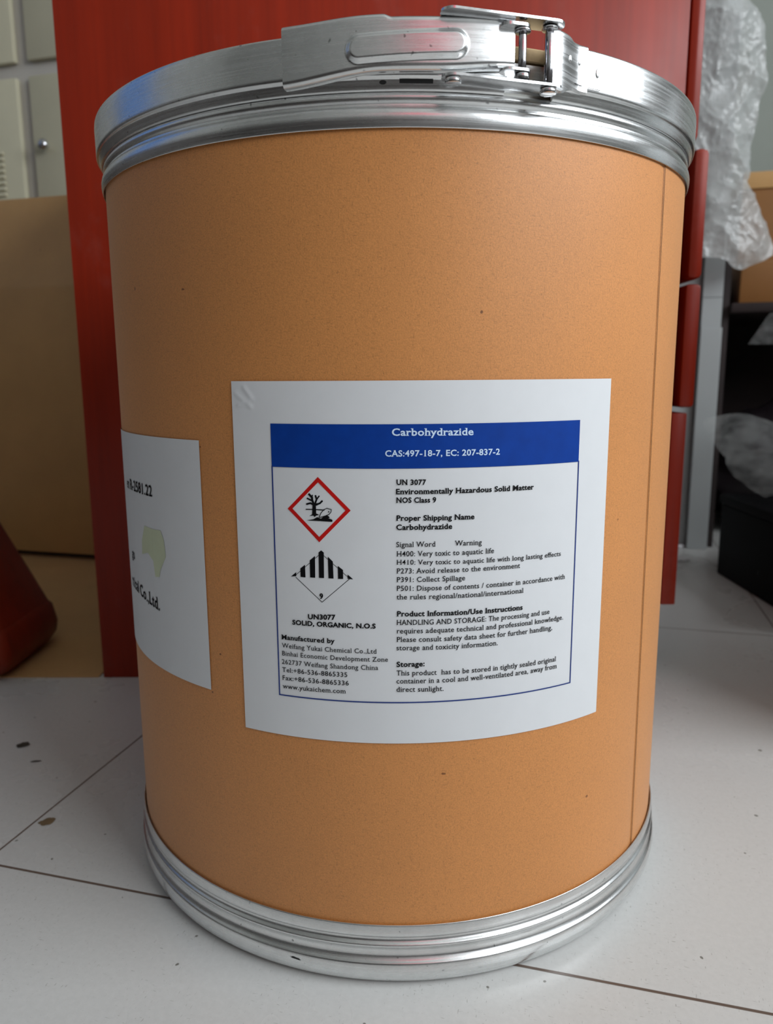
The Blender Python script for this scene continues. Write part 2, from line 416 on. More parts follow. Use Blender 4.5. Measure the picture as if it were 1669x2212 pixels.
# locking ring: band with in-turned flanges, open at the latch
GAP0, GAP1 = 15.0, 22.5
def ring_profile(r, zt, zb):
    o_ = smooth_profile([(r - 0.0065, zt), (r - 0.003, zt), (r - 0.0008, zt - 0.0007), (r, zt - 0.0025), (r, zb + 0.008), (r, zb + 0.0012)], 4)
    o_ += [(r - 0.0002, zb + 0.0004), (r - 0.0007, zb - 0.0001), (r - 0.0012, zb - 0.0004)]
    o_ += smooth_profile([(r - 0.0014, zb - 0.0007), (r - 0.0019, zb - 0.0022), (r - 0.0025, zb - 0.0042), (r - 0.0030, zb - 0.0050), (r - 0.0038, zb - 0.0052)], 4)
    return o_ + [(r - 0.0042, zb - 0.0040), (r - 0.0030, zb), (r - 0.0012, zb + 0.004), (r - 0.0010, zt - 0.003), (r - 0.0065, zt - 0.0009)]
ring = obj('locking_ring', lathe(ring_profile(0.1940, 0.4850, 0.4655), GAP1, GAP0 + 360, 220, True), STEEL, drum)

def grid_on_ring(a0, a1, na, rows, fn, thick=0.0):
    """rows of (r, z) sections swept through azimuth; fn(az_deg) returns the list of (r, z)"""
    bm = bmesh.new(); cols = []
    for i in range(na + 1):
        a = a0 + (a1 - a0) * i / na
        cols.append([bm.verts.new(pol(r, math.radians(a), z)) for r, z in fn(a)])
    for A, B in zip(cols, cols[1:]):
        for j in range(len(A) - 1): bm.faces.new((A[j], B[j], B[j + 1], A[j + 1]))
    if thick:
        bmesh.ops.recalc_face_normals(bm, faces=bm.faces)
        bmesh.ops.solidify(bm, geom=bm.faces[:], thickness=thick)
    return bm
def lerp(a, b, t): return a + (b - a) * t
def sst(t):
    t = max(0.0, min(1.0, t)); return t * t * (3 - 2 * t)
LA0, LA1 = -15.0, 15.2
def lever_r(a):
    t = (a - LA0) / (LA1 - LA0)
    return lerp(0.1968, 0.2010, t) + 0.0010 * math.sin(PI * t)
def lever_sec(a):
    t = (a - LA0) / (LA1 - LA0); r = lever_r(a)
    zt = lerp(0.4880, 0.4882, sst(t * 1.1)) + 0.0012 * (1 - sst((a + 1.6) / 1.2)) * sst((a + 13) / 10)
    zb = lerp(0.4622, 0.4662, sst(t * 2.2)) + 0.0022 * sst((a - 5) / 10)
    br = 0.0026
    sec = [(r - 0.0062, zt)]
    for k in range(6):
        an = PI / 2 - (PI / 2) * k / 5
        sec.append((r - br + br * math.cos(an), zt - br + br * math.sin(an)))
    # face with the raised oval
    n = 44
    for k in range(1, n):
        z = lerp(zt - br, zb + br, k / n)
        cz = lerp(0.4747, 0.4768, (a + 6.5) / 15.5)
        u = math.radians(a) * 0.2; uc0, uc1 = math.radians(-4.6) * 0.2, math.radians(7.4) * 0.2
        du = max(uc0 - u, 0, u - uc1); dz = z - cz
        d = math.hypot(du, dz) - 0.0048
        h = 0.0020 * (1 - sst((d + 0.0010) / 0.0026))
        sec.append((r + h, z))
    for k in range(6):
        an = -(PI / 2) * k / 5
        sec.append((r - br + br * math.cos(an), zb + br + br * math.sin(an)))
    sec.append((r - 0.0058, zb + 0.0003))
    return sec
lever = obj('latch_lever', grid_on_ring(LA0, LA1, 200, None, lever_sec, 0.0007), STEEL, ring)
# hole and slot punched in the ring flange under the lever
def flange_patch(a0, a1, z0, z1, round_=False):
    bm = bmesh.new(); vs = []
    def fr(z): return 0.1940 - 0.0013 - (0.4655 - z) * 0.36 + 0.0004
    ac, zc, wa, wz = (a0 + a1) / 2, (z0 + z1) / 2, (a1 - a0) / 2, (z1 - z0) / 2
    pts = [(math.cos(2 * PI * k / 18), math.sin(2 * PI * k / 18)) for k in range(18)] if round_ else [(-1, -1), (-0.5, -1), (0, -1), (0.5, -1), (1, -1), (1, 1), (0.5, 1), (0, 1), (-0.5, 1), (-1, 1)]
    for x, y in pts:
        z = zc + y * wz; vs.append(bm.verts.new(pol(fr(z), math.radians(ac + x * wa), z)))
    bm.faces.new(vs); return bm
obj('punched_hole', flange_patch(-2.2, -1.25, 0.4628, 0.4644, True), DARK, ring, False)
obj('punched_slot', flange_patch(0.5, 5.0, 0.4632, 0.4648), DARK, ring, False)
# link plates above and below, the pins and their rivet heads
def link_outline(a0, a1, r_in, r_out, n=10):
    p0, p1 = pol(1, math.radians(a0), 0), pol(1, math.radians(a1), 0)
    rc, w = (r_in + r_out) / 2, (r_out - r_in) / 2
    c0, c1 = p0 * rc, p1 * rc
    d = (c1 - c0).normalized(); nrm = Vector((d.y, -d.x, 0))
    pts = []
    for k in range(n + 1):
        t = PI / 2 + PI * k / n; pts.append(c0 + (nrm * math.sin(t) + d * math.cos(t)) * w)
    for k in range(n + 1):
        t = -PI / 2 + PI * k / n; pts.append(c1 + (nrm * math.sin(t) + d * math.cos(t)) * w)
    return [(p.x, p.y) for p in pts]
def rot_about(bm, z_left, z_right, a0, a1):
    for v in bm.verts:
        a = math.degrees(math.atan2(v.co.x, -v.co.y))
        v.co.z += lerp(z_left, z_right, (a - a0) / (a1 - a0))
    return bm
obj('link_plate', rot_about(plate(link_outline(7.0, 20.2, 0.1965, 0.2075), 0.0, 0.0010), 0.4878, 0.4868, 7, 20), BRIGHT, ring)
obj('link_plate', rot_about(plate(link_outline(7.2, 20.4, 0.1955, 0.2060), 0.0, 0.0010), 0.4624, 0.4612, 7, 20), BRIGHT, ring)
# eyes of the lever
obj('lever_eye', plate(link_outline(14.3, 16.1, 0.1975, 0.2055), 0.4662, 0.4672), BRIGHT, lever)
obj('lever_eye', plate(link_outline(14.3, 15.9, 0.1975, 0.2055), 0.4842, 0.4854), BRIGHT, lever)
PA0, PA1 = pol(0.2012, math.radians(16.2), 0), pol(0.2012, math.radians(20.0), 0)
bm = bmesh.new(); cyl_between(bm, PA0 + Vector((0, 0, 0.4645)), PA0 + Vector((0, 0, 0.4862)), 0.0018, bev=0.0003)
pinA = obj('pivot_pin', bm, CHROME, ring)
bm = bmesh.new(); cyl_between(bm, PA1 + Vector((0, 0, 0.4610)), PA1 + Vector((0, 0, 0.4876)), 0.0021, bev=0.0003)
pinB = obj('pivot_pin', bm, CHROME, ring)
def head(p, z0, z1, r):
    bm = bmesh.new(); cyl_between(bm, p + Vector((0, 0, z0)), p + Vector((0, 0, z1)), r, n=28, bev=0.0005)
    return obj('rivet_head', bm, BRIGHT, ring)
head(PA0, 0.4636, 0.4661, 0.0034)
head(PA0, 0.4828, 0.4842, 0.0036)
head(PA1, 0.4590, 0.4612, 0.0037)
head(PA1, 0.4852, 0.4866, 0.0036)
head(pol(0.2008, math.radians(7.2), 0), 0.4602, 0.4624, 0.0037)
# end of the ring folded round the right pin
def hook_sec(a):
    t = (a - 20.2) / 7.3
    r = lerp(0.2030, 0.1951, sst(t * 1.1)); 
    zt = lerp(0.4858, 0.4852, t) - 0.0 * t; zb = lerp(0.4612, 0.4650, sst((a - 21.5) / 3.2))
    zt = lerp(0.4862, 0.4850, sst((a - 23.6) / 1.2))
    br = 0.0012
    sec = [(r - 0.004, zt)]
    for k in range(4):
        an = PI / 2 - PI / 2 * k / 3; sec.append((r - br + br * math.cos(an), zt - br + br * math.sin(an)))
    for k in range(1, 12): sec.append((r, lerp(zt - br, zb, k / 12)))
    sec.append((r, zb)); sec.append((r - 0.0012, zb - 0.0008))
    return sec
hook = obj('ring_hook', grid_on_ring(20.2, 27.5, 40, None, hook_sec, 0.0007), STEEL, ring)
def weld(a, z, r, w=0.0011, h=0.0022):
    bm = bmesh.new(); bmesh.ops.create_uvsphere(bm, u_segments=16, v_segments=10, radius=1)
    az = math.radians(a); t = Vector((math.cos(az), math.sin(az), 0)); nn = pol(1, az, 0); c = pol(r, az, z)
    for v in bm.verts: v.co = c + t * (v.co.x * w) + nn * (v.co.y * 0.0004) + Vector((0, 0, v.co.z * h))
    return bm
obj('weld_spot', weld(25.9, 0.4778, 0.1956), STEEL, hook)
obj('weld_spot', weld(29.6, 0.4748, 0.1941), STEEL, ring)
obj('weld_spot', weld(23.7, 0.4765, 0.1988, 0.0007, 0.0016), STEEL, hook)
bm = bmesh.new(); prev = None
for k in range(16):
    a = math.radians(25.0 + 5.2 * k / 15); row = [bm.verts.new(pol(lerp(0.1968, 0.1947, min(1, k / 6)), a, 0.4672)), bm.verts.new(pol(lerp(0.1968, 0.1947, min(1, k / 6)), a, 0.4675))]
    if prev: bm.faces.new((prev[0], row[0], row[1], prev[1]))
    prev = row
obj('lap_edge', bm, DARK, ring)

# ------------------------------------------------------------------ labels on the drum
def on_drum(u, v, eps): # u, v in millimetres round and up the drum
    return pol(R + eps, u / 1000.0 / R, v / 1000.0)
def sheet(u0, u1, v0, v1, eps, nu=60, nv=40, lift=None, thick=0.00025):
    bm = bmesh.new(); g = []
    for j in range(nv + 1):
        row = []
        for i in range(nu + 1):
            u, v = lerp(u0, u1, i / nu), lerp(v0, v1, j / nv)
            row.append(bm.verts.new(on_drum(u, v, eps + (lift(u, v) if lift else 0))))
        g.append(row)
    for j in range(nv):
        for i in range(nu): bm.faces.new((g[j][i], g[j][i + 1], g[j + 1][i + 1], g[j + 1][i]))
    return bm
def poly_mesh(polys, eps):
    bm = bmesh.new()
    for pts in polys:
        vs = [bm.verts.new((u, v, 0)) for u, v in pts]
        es = [bm.edges.new((vs[k], vs[(k + 1) % len(vs)])) for k in range(len(vs))]
        bmesh.ops.triangle_fill(bm, edges=es, use_beauty=True)
    for v in bm.verts: v.co = on_drum(v.co.x, v.co.y, eps)
    return bm
def stroke_polys(pts, w, closed=False):
    out = []
    segs = list(zip(pts, pts[1:] + (pts[:1] if closed else [])))
    if not closed: segs = segs[:len(pts) - 1]
    for (x0, y0), (x1, y1) in segs:
        d = math.hypot(x1 - x0, y1 - y0); dx, dy = (x1 - x0) / d, (y1 - y0) / d
        x0 -= dx * w * 0.3; y0 -= dy * w * 0.3; x1 += dx * w * 0.3; y1 += dy * w * 0.3
        out.append([(x0 - dy * w / 2, y0 + dx * w / 2), (x1 - dy * w / 2, y1 + dx * w / 2), (x1 + dy * w / 2, y1 - dx * w / 2), (x0 + dy * w / 2, y0 - dx * w / 2)])
    return out
E_PAPER, E_PRINT, E_TEXT = 0.0005, 0.0007, 0.00085
def seg_d(u, v, a, b):
    ax, ay = a; bx, by = b; L = (bx - ax) ** 2 + (by - ay) ** 2
    t = max(0, min(1, ((u - ax) * (bx - ax) + (v - ay) * (by - ay)) / L))
    return math.hypot(u - ax - t * (bx - ax), v - ay - t * (by - ay))
def crease(u, v):
    h = 0
    for a, b in (((-84, 326), (-75, 319)), ((-79, 329), (-74, 323)), ((-83, 320), (-76, 322))):
        h = max(h, 0.0003 * math.exp(-(seg_d(u, v, a, b) / 0.9) ** 2))
    return h
bm = sheet(-86.5, 121.3, 144.3, 332.1, E_PAPER, 230, 190, crease)
label1 = tag(obj('hazard_label', bm, PAPER, drum), 'large white hazard label with blue heading band')
obj('heading_band', sheet(-64.2, 99.0, 289.5, 311.2, E_PRINT, 80, 4), BLUE, label1)
FR = []
for u in (-64.0, 99.1): FR.append([(u - 0.35, 167.2), (u + 0.35, 167.2), (u + 0.35, 290), (u - 0.35, 290)])
bm = bmesh.new()
for q in FR: 
    vs = [bm.verts.new(on_drum(u, v, E_PRINT)) for u, v in q]; bm.faces.new(vs)
prev = None
for k in range(81):
    u = lerp(-64.35, 99.45, k / 80); row = [bm.verts.new(on_drum(u, 166.9, E_PRINT)), bm.verts.new(on_drum(u, 167.6, E_PRINT))]
    if prev: bm.faces.new((prev[0], row[0], row[1], prev[1]))
    prev = row
obj('label_frame', bm, NAVY, label1)
# R-2581.22 -197.52 266.1 -158.16 266.28 6.259999999999991
# Co. -189.27 200.33 -157.36 197.8 7.320000000000022
# gs (-198.05, 221.16) (-217.73, 222.48)
DIA_OUT = [(-39.56, 285.04), (-23.13, 268.49), (-39.51, 251.82), (-56.02, 268.43)]
DIA_IN = [(-39.52, 282.35), (-25.73, 268.44), (-39.5, 254.53), (-53.45, 268.55)]
TREE = [[(-42.57, 271.7), (-40.93, 271.75), (-40.8, 266.56), (-39.29, 265.87), (-40.83, 265.47), (-41.61, 264.69), (-42.37, 265.41), (-44.43, 265.18), (-42.97, 265.99)], [(-41.72, 270.74), (-40.93, 271.75), (-38.74, 271.97), (-40.3, 270.54)], [(-42.84, 270.95), (-43.49, 271.82), (-42.21, 271.71)]]
TREE_STROKES = [([(-41.92, 270.98), (-42.78, 273.42), (-42.85, 274.65), (-44.4, 276.23)], 2.0), ([(-42.8, 272.93), (-45.34, 274.08)], 1.4), ([(-43.01, 274.65), (-42.52, 275.8)], 1.0), ([(-41.4, 271.24), (-40.43, 273.74), (-40.99, 275.6)], 1.6), ([(-40.43, 273.74), (-39.07, 275.41)], 1.2), ([(-42.23, 270.97), (-43.75, 271.71), (-45.72, 271.15)], 1.6), ([(-40.7, 271.02), (-38.75, 271.82), (-37.56, 272.99)], 1.6), ([(-46.1, 268.5), (-42.8, 268.52)], 0.9), ([(-40.86, 268.54), (-36.6, 268.38)], 0.9)]
GROUND = [(-46.04, 262.88), (-42.41, 263.52), (-40.34, 264.69), (-38.32, 263.91), (-37.02, 265.1), (-35.24, 265.84), (-34.25, 265.28), (-33.76, 264.55), (-34.67, 264.37), (-33.02, 263.83), (-32.43, 263.45), (-32.55, 262.55)]
FISH = [(-39.32, 264.62), (-38.25, 266.89), (-36.69, 268.67), (-35.17, 269.4), (-34.27, 269.13), (-33.42, 268.96), (-32.92, 268.77), (-33.1, 267.53), (-34.13, 266.27), (-36.01, 265.47), (-37.79, 264.92)]
EYE = [(-34.3, 267.6)]
BARS = [[(-38.68, 247.63), (-37.32, 246.57), (-37.46, 233.21), (-40.09, 233.23), (-40.04, 246.56)], [(-42.0, 244.54), (-42.12, 233.12), (-44.83, 233.17), (-44.81, 242.16)], [(-47.45, 239.67), (-47.36, 233.02), (-50.01, 233.15), (-50.0, 237.62)], [(-35.23, 244.49), (-32.69, 242.06), (-32.51, 233.18), (-35.1, 233.22)], [(-30.16, 239.88), (-27.53, 237.84), (-27.51, 233.17), (-30.13, 233.17)], [(-55.3, 232.99), (-52.36, 235.42), (-52.42, 233.35)], [(-25.16, 235.58), (-22.4, 233.13), (-25.2, 233.35)]]
NINE_STROKES = [([(-52.71, 232.82), (-38.77, 220.39), (-24.3, 233.22)], 0.5), ([(-52.4, 234.13), (-40.08, 244.94)], 0.4), ([(-37.31, 244.91), (-25.18, 234.37)], 0.4)]
TAPE = [(-172.78, 246.95), (-160.48, 246.75), (-150.82, 247.35), (-147.44, 242.16), (-146.2, 232.59), (-153.82, 223.0), (-155.19, 218.98), (-160.77, 217.88), (-162.3, 227.28), (-169.91, 230.95), (-179.88, 228.23), (-178.68, 237.06)]
TEXTS = [
   ('Carbohydrazide', 'HB', -2.48, 305.7, 37.64, 305.49, 3.38),
   ('CAS:497-18-7, EC: 207-837-2', 'HB', -5.78, 295.54, 51.54, 295.45, 2.89),
   ('UN 3077', 'B', -0.52, 281.51, 14.24, 281.41, 2.53),
   ('Environmentally Hazardous Solid Matter', 'B', -0.54, 276.86, 71.04, 276.93, 2.54),
   ('NOS Class 9', 'B', -0.56, 272.57, 19.24, 272.5, 2.55),
   ('Proper Shipping Name', 'B', -0.59, 263.56, 38.79, 263.44, 2.57),
   ('Carbohydrazide', 'B', -0.49, 258.89, 27.42, 258.93, 2.59),
   ('Signal Word', 'R', -0.52, 250.09, 19.11, 250.1, 2.61),
   ('Warning', 'R', 28.75, 250.11, 42.85, 250.03, 2.62),
   ('H400: Very toxic to aquatic life', 'R', -0.41, 245.3, 49.48, 245.31, 2.62),
   ('H410: Very toxic to aquatic life with long lasting effects', 'R', -0.43, 241.08, 89.18, 240.25, 2.45),
   ('P273: Avoid release to the environment', 'R', -0.44, 236.51, 64.27, 236.35, 2.57),
   ('P391: Collect Spillage', 'R', -0.46, 231.99, 34.34, 231.98, 2.59),
   ('P501: Dispose of contents / container in accordance with', 'R', -0.48, 227.46, 92.59, 227.33, 2.59),
   ('the rules regional/national/international', 'R', -0.5, 222.96, 66.68, 222.76, 2.61),
   ('Product Information/Use Instructions', 'B', -0.53, 214.06, 66.42, 213.65, 2.63),
   ('HANDLING AND STORAGE: The processing and use', 'R', -0.55, 209.45, 83.08, 209.23, 2.63),
   ('requires adequate technical and professional knowledge.', 'R', -0.57, 204.95, 92.3, 204.71, 2.65),
   ('Please consult safety data sheet for further handling,', 'R', -0.58, 200.36, 85.19, 200.02, 2.66),
   ('storage and toxicity information.', 'R', -0.6, 195.9, 52.64, 195.77, 2.67),
   ('Storage:', 'B', -0.63, 186.91, 13.74, 187.07, 2.69),
   ('This product  has to be stored in tightly sealed original', 'R', -0.65, 182.25, 88.5, 181.78, 2.7),
   ('container in a cool and well-ventilated area, away from', 'R', -0.67, 177.84, 89.28, 177.62, 2.72),
   ('direct sunlight.', 'R', -0.69, 173.28, 23.69, 173.12, 2.73),
   ('UN3077', 'S', -46.52, 210.93, -31.82, 211.49, 2.51),
   ('SOLID, ORGANIC, N.O.S', 'S', -55.28, 207.26, -11.16, 207.54, 2.42),
   ('Manufactured by', 'B', -61.84, 198.56, -32.34, 198.74, 2.46),
   ('Weifang Yukai Chemical Co.,Ltd', 'T', -61.84, 193.95, -10.73, 193.99, 2.47),
   ('Binhai Economic Development Zone', 'T', -61.83, 189.62, -5.04, 189.68, 2.47),
   ('262737 Weifang Shandong China', 'T', -61.99, 184.9, -10.11, 185.13, 2.49),
   ('Tel:+86-536-8865335', 'R', -61.94, 180.44, -26.16, 180.72, 2.5),
   ('Fax:+86-536-8865336', 'R', -62.09, 175.93, -25.44, 176.11, 2.51),
   ('www.yukaichem.com', 'R', -62.09, 171.17, -27.01, 171.61, 2.52),
   ('9', 'S', -40.03, 222.23, -38.11, 222.29, 2.67),
   ('R-2581.22', 'L', -197.52, 266.1, -158.16, 266.28, 6.26),
   ('Co.,Ltd.', 'L', -189.27, 200.33, -157.36, 197.8, 7.32),
   ('en', 'L', -207.5, 266.0, -199.8, 266.0, 6.3),
   ('mical', 'L', -213.5, 201.5, -192.0, 200.6, 7.3),
   ('gs', 'L', -206.5, 221.3, -198.3, 221.2, 6.0),
]

bm = poly_mesh([[DIA_OUT[k], DIA_OUT[(k + 1) % 4], DIA_IN[(k + 1) % 4], DIA_IN[k]] for k in range(4)], E_PRINT)
tag(obj('hazard_diamond', bm, RED, label1), 'red-bordered diamond pictogram frame')
def plus(bm, other):
    me = bpy.data.meshes.new('tmp'); other.to_mesh(me); other.free(); bm.from_mesh(me); bpy.data.meshes.remove(me); return bm
polys = list(TREE)
for pts, w in TREE_STROKES: polys += stroke_polys(pts, w * 0.55)
bm = poly_mesh(polys, E_PRINT); plus(bm, poly_mesh([GROUND], E_PRINT + 0.0001))
obj('dead_tree_symbol', bm, INK, label1)
bm = poly_mesh(stroke_polys(FISH, 0.36, True), E_TEXT)
ex, ey = EYE[0]; plus(bm, poly_mesh([[(ex + 0.35 * math.cos(k * PI / 5), ey + 0.35 * math.sin(k * PI / 5)) for k in range(10)]], E_TEXT))
obj('fish_symbol', bm, INK, label1)
polys = list(BARS)
for pts, w in NINE_STROKES: polys += stroke_polys(pts, w * 0.6)
tag(obj('class_diamond', poly_mesh(polys, E_PRINT), INK, label1), 'black and white striped class 9 diamond')
label2 = tag(obj('product_label', sheet(-262.0, -110.6, 161.0, 301.2, E_PAPER, 120, 60), PAPER, drum), 'white paper label wrapping round the left side')
tag(obj('glue_residue', poly_mesh([TAPE], E_PRINT), GLUE, label2, False), 'pale greenish irregular patch')

# lettering: each glyph once, in two weights, with small slab serifs added to the upright strokes
GL = {}
STY = {'R': (0.006, True), 'B': (0.026, True), 'HB': (0.022, True), 'T': (0.004, True), 'L': (0.016, True), 'S': (0.034, False)}
def raw_mesh(txt, off):
    cu = bpy.data.curves.new('tmp_text', 'FONT'); cu.body = txt; cu.size = 1.0; cu.offset = off; cu.resolution_u = 3
    cu.fill_mode = 'FRONT'
    o = bpy.data.objects.new('tmp_text', cu); COL.objects.link(o)
    dg = bpy.context.evaluated_depsgraph_get()
    me = bpy.data.meshes.new_from_object(o.evaluated_get(dg))
    bpy.data.objects.remove(o); bpy.data.curves.remove(cu)
    return me
def xr(me):
    xs = [v.co.x for v in me.vertices]; return (min(xs), max(xs)) if xs else (0, 0)
HH = None
def glyph(ch, sty):
    global HH
    key = (ch, sty)
    if key in GL: return GL[key]
    off, serif = STY[sty]
    if HH is None:
        m0 = raw_mesh('HH', 0); m1 = raw_mesh('H', 0)
        HH = xr(m0); CAP = max(v.co.y for v in m1.vertices)
        mx_ = raw_mesh('x', 0); XH = max(v.co.y for v in mx_.vertices)
        ml_ = raw_mesh('l', 0); AS = max(v.co.y for v in ml_.vertices)
        GL['m'] = (CAP, XH, AS)
    CAP, XH, AS = GL['m']
    mm = raw_mesh('H' + ch + 'H', 0); w = xr(mm)
    adv = (w[1] - w[0]) - (HH[1] - HH[0])
    # left bearing of the glyph relative to its pen position
    me = raw_mesh(ch, off) if ch != ' ' else None
    polys = []
    verts = []
    if me:
        verts = [(v.co.x, v.co.y) for v in me.vertices]
        verts0 = list(verts)
        polys = [tuple(p.vertices) for p in me.polygons]
        if serif and (ch.isalpha() or ch in '1'):
            cnt = {}
            for p in me.polygons:
                vs = list(p.vertices)
                for a, b in zip(vs, vs[1:] + vs[:1]): cnt[(min(a, b), max(a, b))] = cnt.get((min(a, b), max(a, b)), 0) + 1
            t = 0.038 + off * 0.5; ex_ = 0.062
            for (a, b), c in cnt.items():
                if c != 1: continue
                (x0, y0), (x1, y1) = verts[a], verts[b]
                if abs(y0 - y1) > 0.004: continue
                x0, x1 = min(x0, x1), max(x0, x1); L = x1 - x0
                if L < 0.05 or L > 0.22: continue
                y = y0; R_, D_ = None, None
                if abs(y) < 0.05 and ch not in 't': R_ = (x0 - ex_, x1 + ex_, y, y + t)
                elif abs(y - CAP) < 0.05 and ch.isupper(): R_ = (x0 - ex_, x1 + ex_, y - t, y)
                elif abs(y - CAP) < 0.05 and ch == '1': R_ = None
                elif abs(y - XH) < 0.05 and ch in 'ijmnpru': R_ = (x0 - ex_ * 1.1, x1 - 0.01, y - t, y)
                elif abs(y - XH) < 0.05 and ch in 'vwxyk': R_ = (x0 - ex_ * 0.7, x1 + ex_ * 0.7, y - t, y)
                elif y > XH + 0.1 and ch in 'bdhkl': R_ = (x0 - ex_ * 1.1, x1 - 0.01, y - t, y)
                elif y < -0.1 and ch in 'pq': R_ = (x0 - ex_, x1 + ex_, y, y + t)
                if ch in 'GCSJ' : R_ = None
                if ch == 'M' and min(x0 - min(q[0] for q in verts0), max(q[0] for q in verts0) - x1) > 0.1: R_ = None
                if ch == 'M' and R_ and y > 0.3: R_ = (x0 - ex_, x0 + 0.1, y - t, y) if x0 < (min(q[0] for q in verts0) + max(q[0] for q in verts0)) / 2 else (x1 - 0.1, x1 + ex_, y - t, y)
                if R_:
                    k = len(verts); q = R_
                    verts += [(q[0], q[2]), (q[1], q[2]), (q[1], q[3]), (q[0], q[3])]; polys.append((k, k + 1, k + 2, k + 3))
        bpy.data.meshes.remove(me)
    GL[key] = (verts, polys, adv)
    return GL[key]
def text_line(txt, sty, u0, v0, u1, v1, cap, m, parent, name):
    verts, polys, x = [], [], 0.0
    track = 0.03 if STY[sty][1] else 0.02
    for ch in txt:
        vs, ps, adv = glyph(ch, sty)
        k = len(verts); verts += [(a + x, b) for a, b in vs]; polys += [tuple(i + k for i in p) for p in ps]
        x += adv + track
    x0 = min(v[0] for v in verts); x1 = max(v[0] for v in verts)
    CAP = GL['m'][0]; sx = (u1 - u0) / (x1 - x0); sy = cap / CAP
    bm = bmesh.new()
    V = []
    for a, b in verts:
        t = (a - x0) / (x1 - x0)
        V.append(bm.verts.new(on_drum(u0 + (a - x0) * sx, lerp(v0, v1, t) + b * sy, E_TEXT)))
    for p in polys:
        try: bm.faces.new([V[i] for i in p])
        except ValueError: pass
    return obj(name, bm, m, parent, False)
for txt, sty, u0, v0, u1, v1, cap in TEXTS:
    text_line(txt, sty, u0, v0, u1, v1, cap, PALEINK if sty == 'HB' else INK, label2 if sty == 'L' else label1,
              'title_text' if sty == 'HB' else 'class_number' if txt == '9' else 'text_line')

# ------------------------------------------------------------------ the red desk with drawers, behind the drum
desk = thing('wooden_desk', 'glossy red-brown wooden desk with side drawers standing behind the drum', 'desk', (0, 0.247, 0))
def dl(a, b): return (a[0], a[1] - 0.247, a[2]), (b[0], b[1] - 0.247, b[2])
def dbox(a, b, bev=0.001): return box(*dl(a, b), bev)
obj('side_panel', dbox((-0.3285, 0.247, 0.0), (0.2868, 0.265, 0.735), 0.0008), WOOD, desk)
obj('side_panel', dbox((-0.3285, 0.592, 0.0), (0.2868, 0.610, 0.735)), WOOD, desk)
obj('back_panel', dbox((-0.320, 0.265, 0.08), (-0.305, 0.592, 0.735)), INNER, desk)
obj('desktop', dbox((-0.36, 0.235, 0.735), (0.335, 0.9, 0.765), 0.004), WOOD, desk)
bx = [(0.2880, 0.3042, 0.5602, 0.733, 0.007), (0.3003, 0.3163, 0.4285, 0.5545, 0.006), (0.2997, 0.3160, 0.2982, 0.4238, 0.004), (0.2928, 0.3090, 0.0824, 0.2925, 0.0015)]
for x0, x1, z0, z1, bv in bx:
    dr = obj('drawer', dbox((x0, 0.2475, z0), (x1, 0.6095, z1), bv), WOOD, desk)
    bm = bmesh.new()
    for a, b in (((-0.28, 0.276, z0 + 0.02), (x0, 0.288, z1 - 0.02)), ((-0.28, 0.568, z0 + 0.02), (x0, 0.58, z1 - 0.02)), ((-0.28, 0.288, z0 + 0.02), (x0, 0.568, z0 + 0.028))):
        box_into(bm, *dl(a, b))
    obj('drawer_box', bm, INNER, dr, False)

# ------------------------------------------------------------------ left background
cab = thing('metal_cabinet', 'grey-green metal cabinet with panelled doors standing behind the cardboard box', 'cabinet', rw(-1.09, 1.0, 0), TH)
def cb(a0, a1, d0, d1, z0, z1, bev=0.0): return box((a0 + 1.09, d0 - 1.0, z0), (a1 + 1.09, d1 - 1.0, z1), bev)
obj('cabinet_body', cb(-1.48, -0.70, 1.0, 1.40, 0.0, 1.85, 0.003), GREYFRAME, cab)
doors = []
for a0, a1 in ((-1.462, -1.106), (-1.075, -0.719)):
    for z0, z1 in ((0.06, 0.976), (1.006, 1.82)):
        d_ = obj('cabinet_door', cb(a0, a1, 0.984, 0.9995, z0, z1, 0.0045), GREYPAINT, cab)
        doors.append(d_)
        if z0 < 0.5:
            ka = -1.039 if a0 > -1.2 else -1.43
            bm = bmesh.new()
            cyl_between(bm, (ka + 1.09, -0.016, 0.83), (ka + 1.09, -0.024, 0.83), 0.005, 0.005)
            t = bmesh.new(); bmesh.ops.create_uvsphere(t, u_segments=20, v_segments=12, radius=0.0125)
            for v in t.verts: v.co = Vector((v.co.x + ka + 1.09, v.co.y * 0.75 - 0.031, v.co.z + 0.83))
            plus(bm, t)
            tag(obj('door_knob', bm, CHROME, d_), 'round chrome knob')
            if a0 < -1.2:
                bm = bmesh.new()
                for k in range(9): box_into(bm, (-1.30 + 1.09, -0.022, 0.72 + k * 0.0125), (-1.153 + 1.09, -0.0155, 0.7265 + k * 0.0125), 0.0025)
                obj('vent_louvre', bm, GREYPAINT, d_)
def sheet_mesh():
    return plate([(-0.334, 0.2475), (-0.334, 1.10), (-0.95, 1.10), (-0.95, 0.2475)], 0.0, 0.0015)
sheet_o = tag(obj('cardboard_sheet', sheet_mesh(), CARD), 'flat brown cardboard sheet on the floor under the big cardboard box', 'cardboard')
cbx = thing('cardboard_box', 'big brown cardboard box with raised flap standing left of the red desk', 'box', rw(-0.8, 0.62, 0.0016), TH)
def bxl(a0, a1, d0, d1, z0, z1, bev=0.0): return box((a0 + 0.8, d0 - 0.62, z0 - 0.003), (a1 + 0.8, d1 - 0.62, z1 - 0.003), bev)
obj('box_body', bxl(-1.22, -0.62, 0.62, 0.93, 0.014, 0.489, 0.003), CARD, cbx)
obj('box_gap_shade', bxl(-1.20, -0.64, 0.645, 0.91, 0.003, 0.015), DARK, cbx)  # near-black inset that paints the contact shadow under the box
bm = bmesh.new()
fl = [(-1.22, 0.6195, 0.4885), (-0.62, 0.6195, 0.4885), (-0.62, 0.60, 0.637), (-1.22, 0.60, 0.637)]
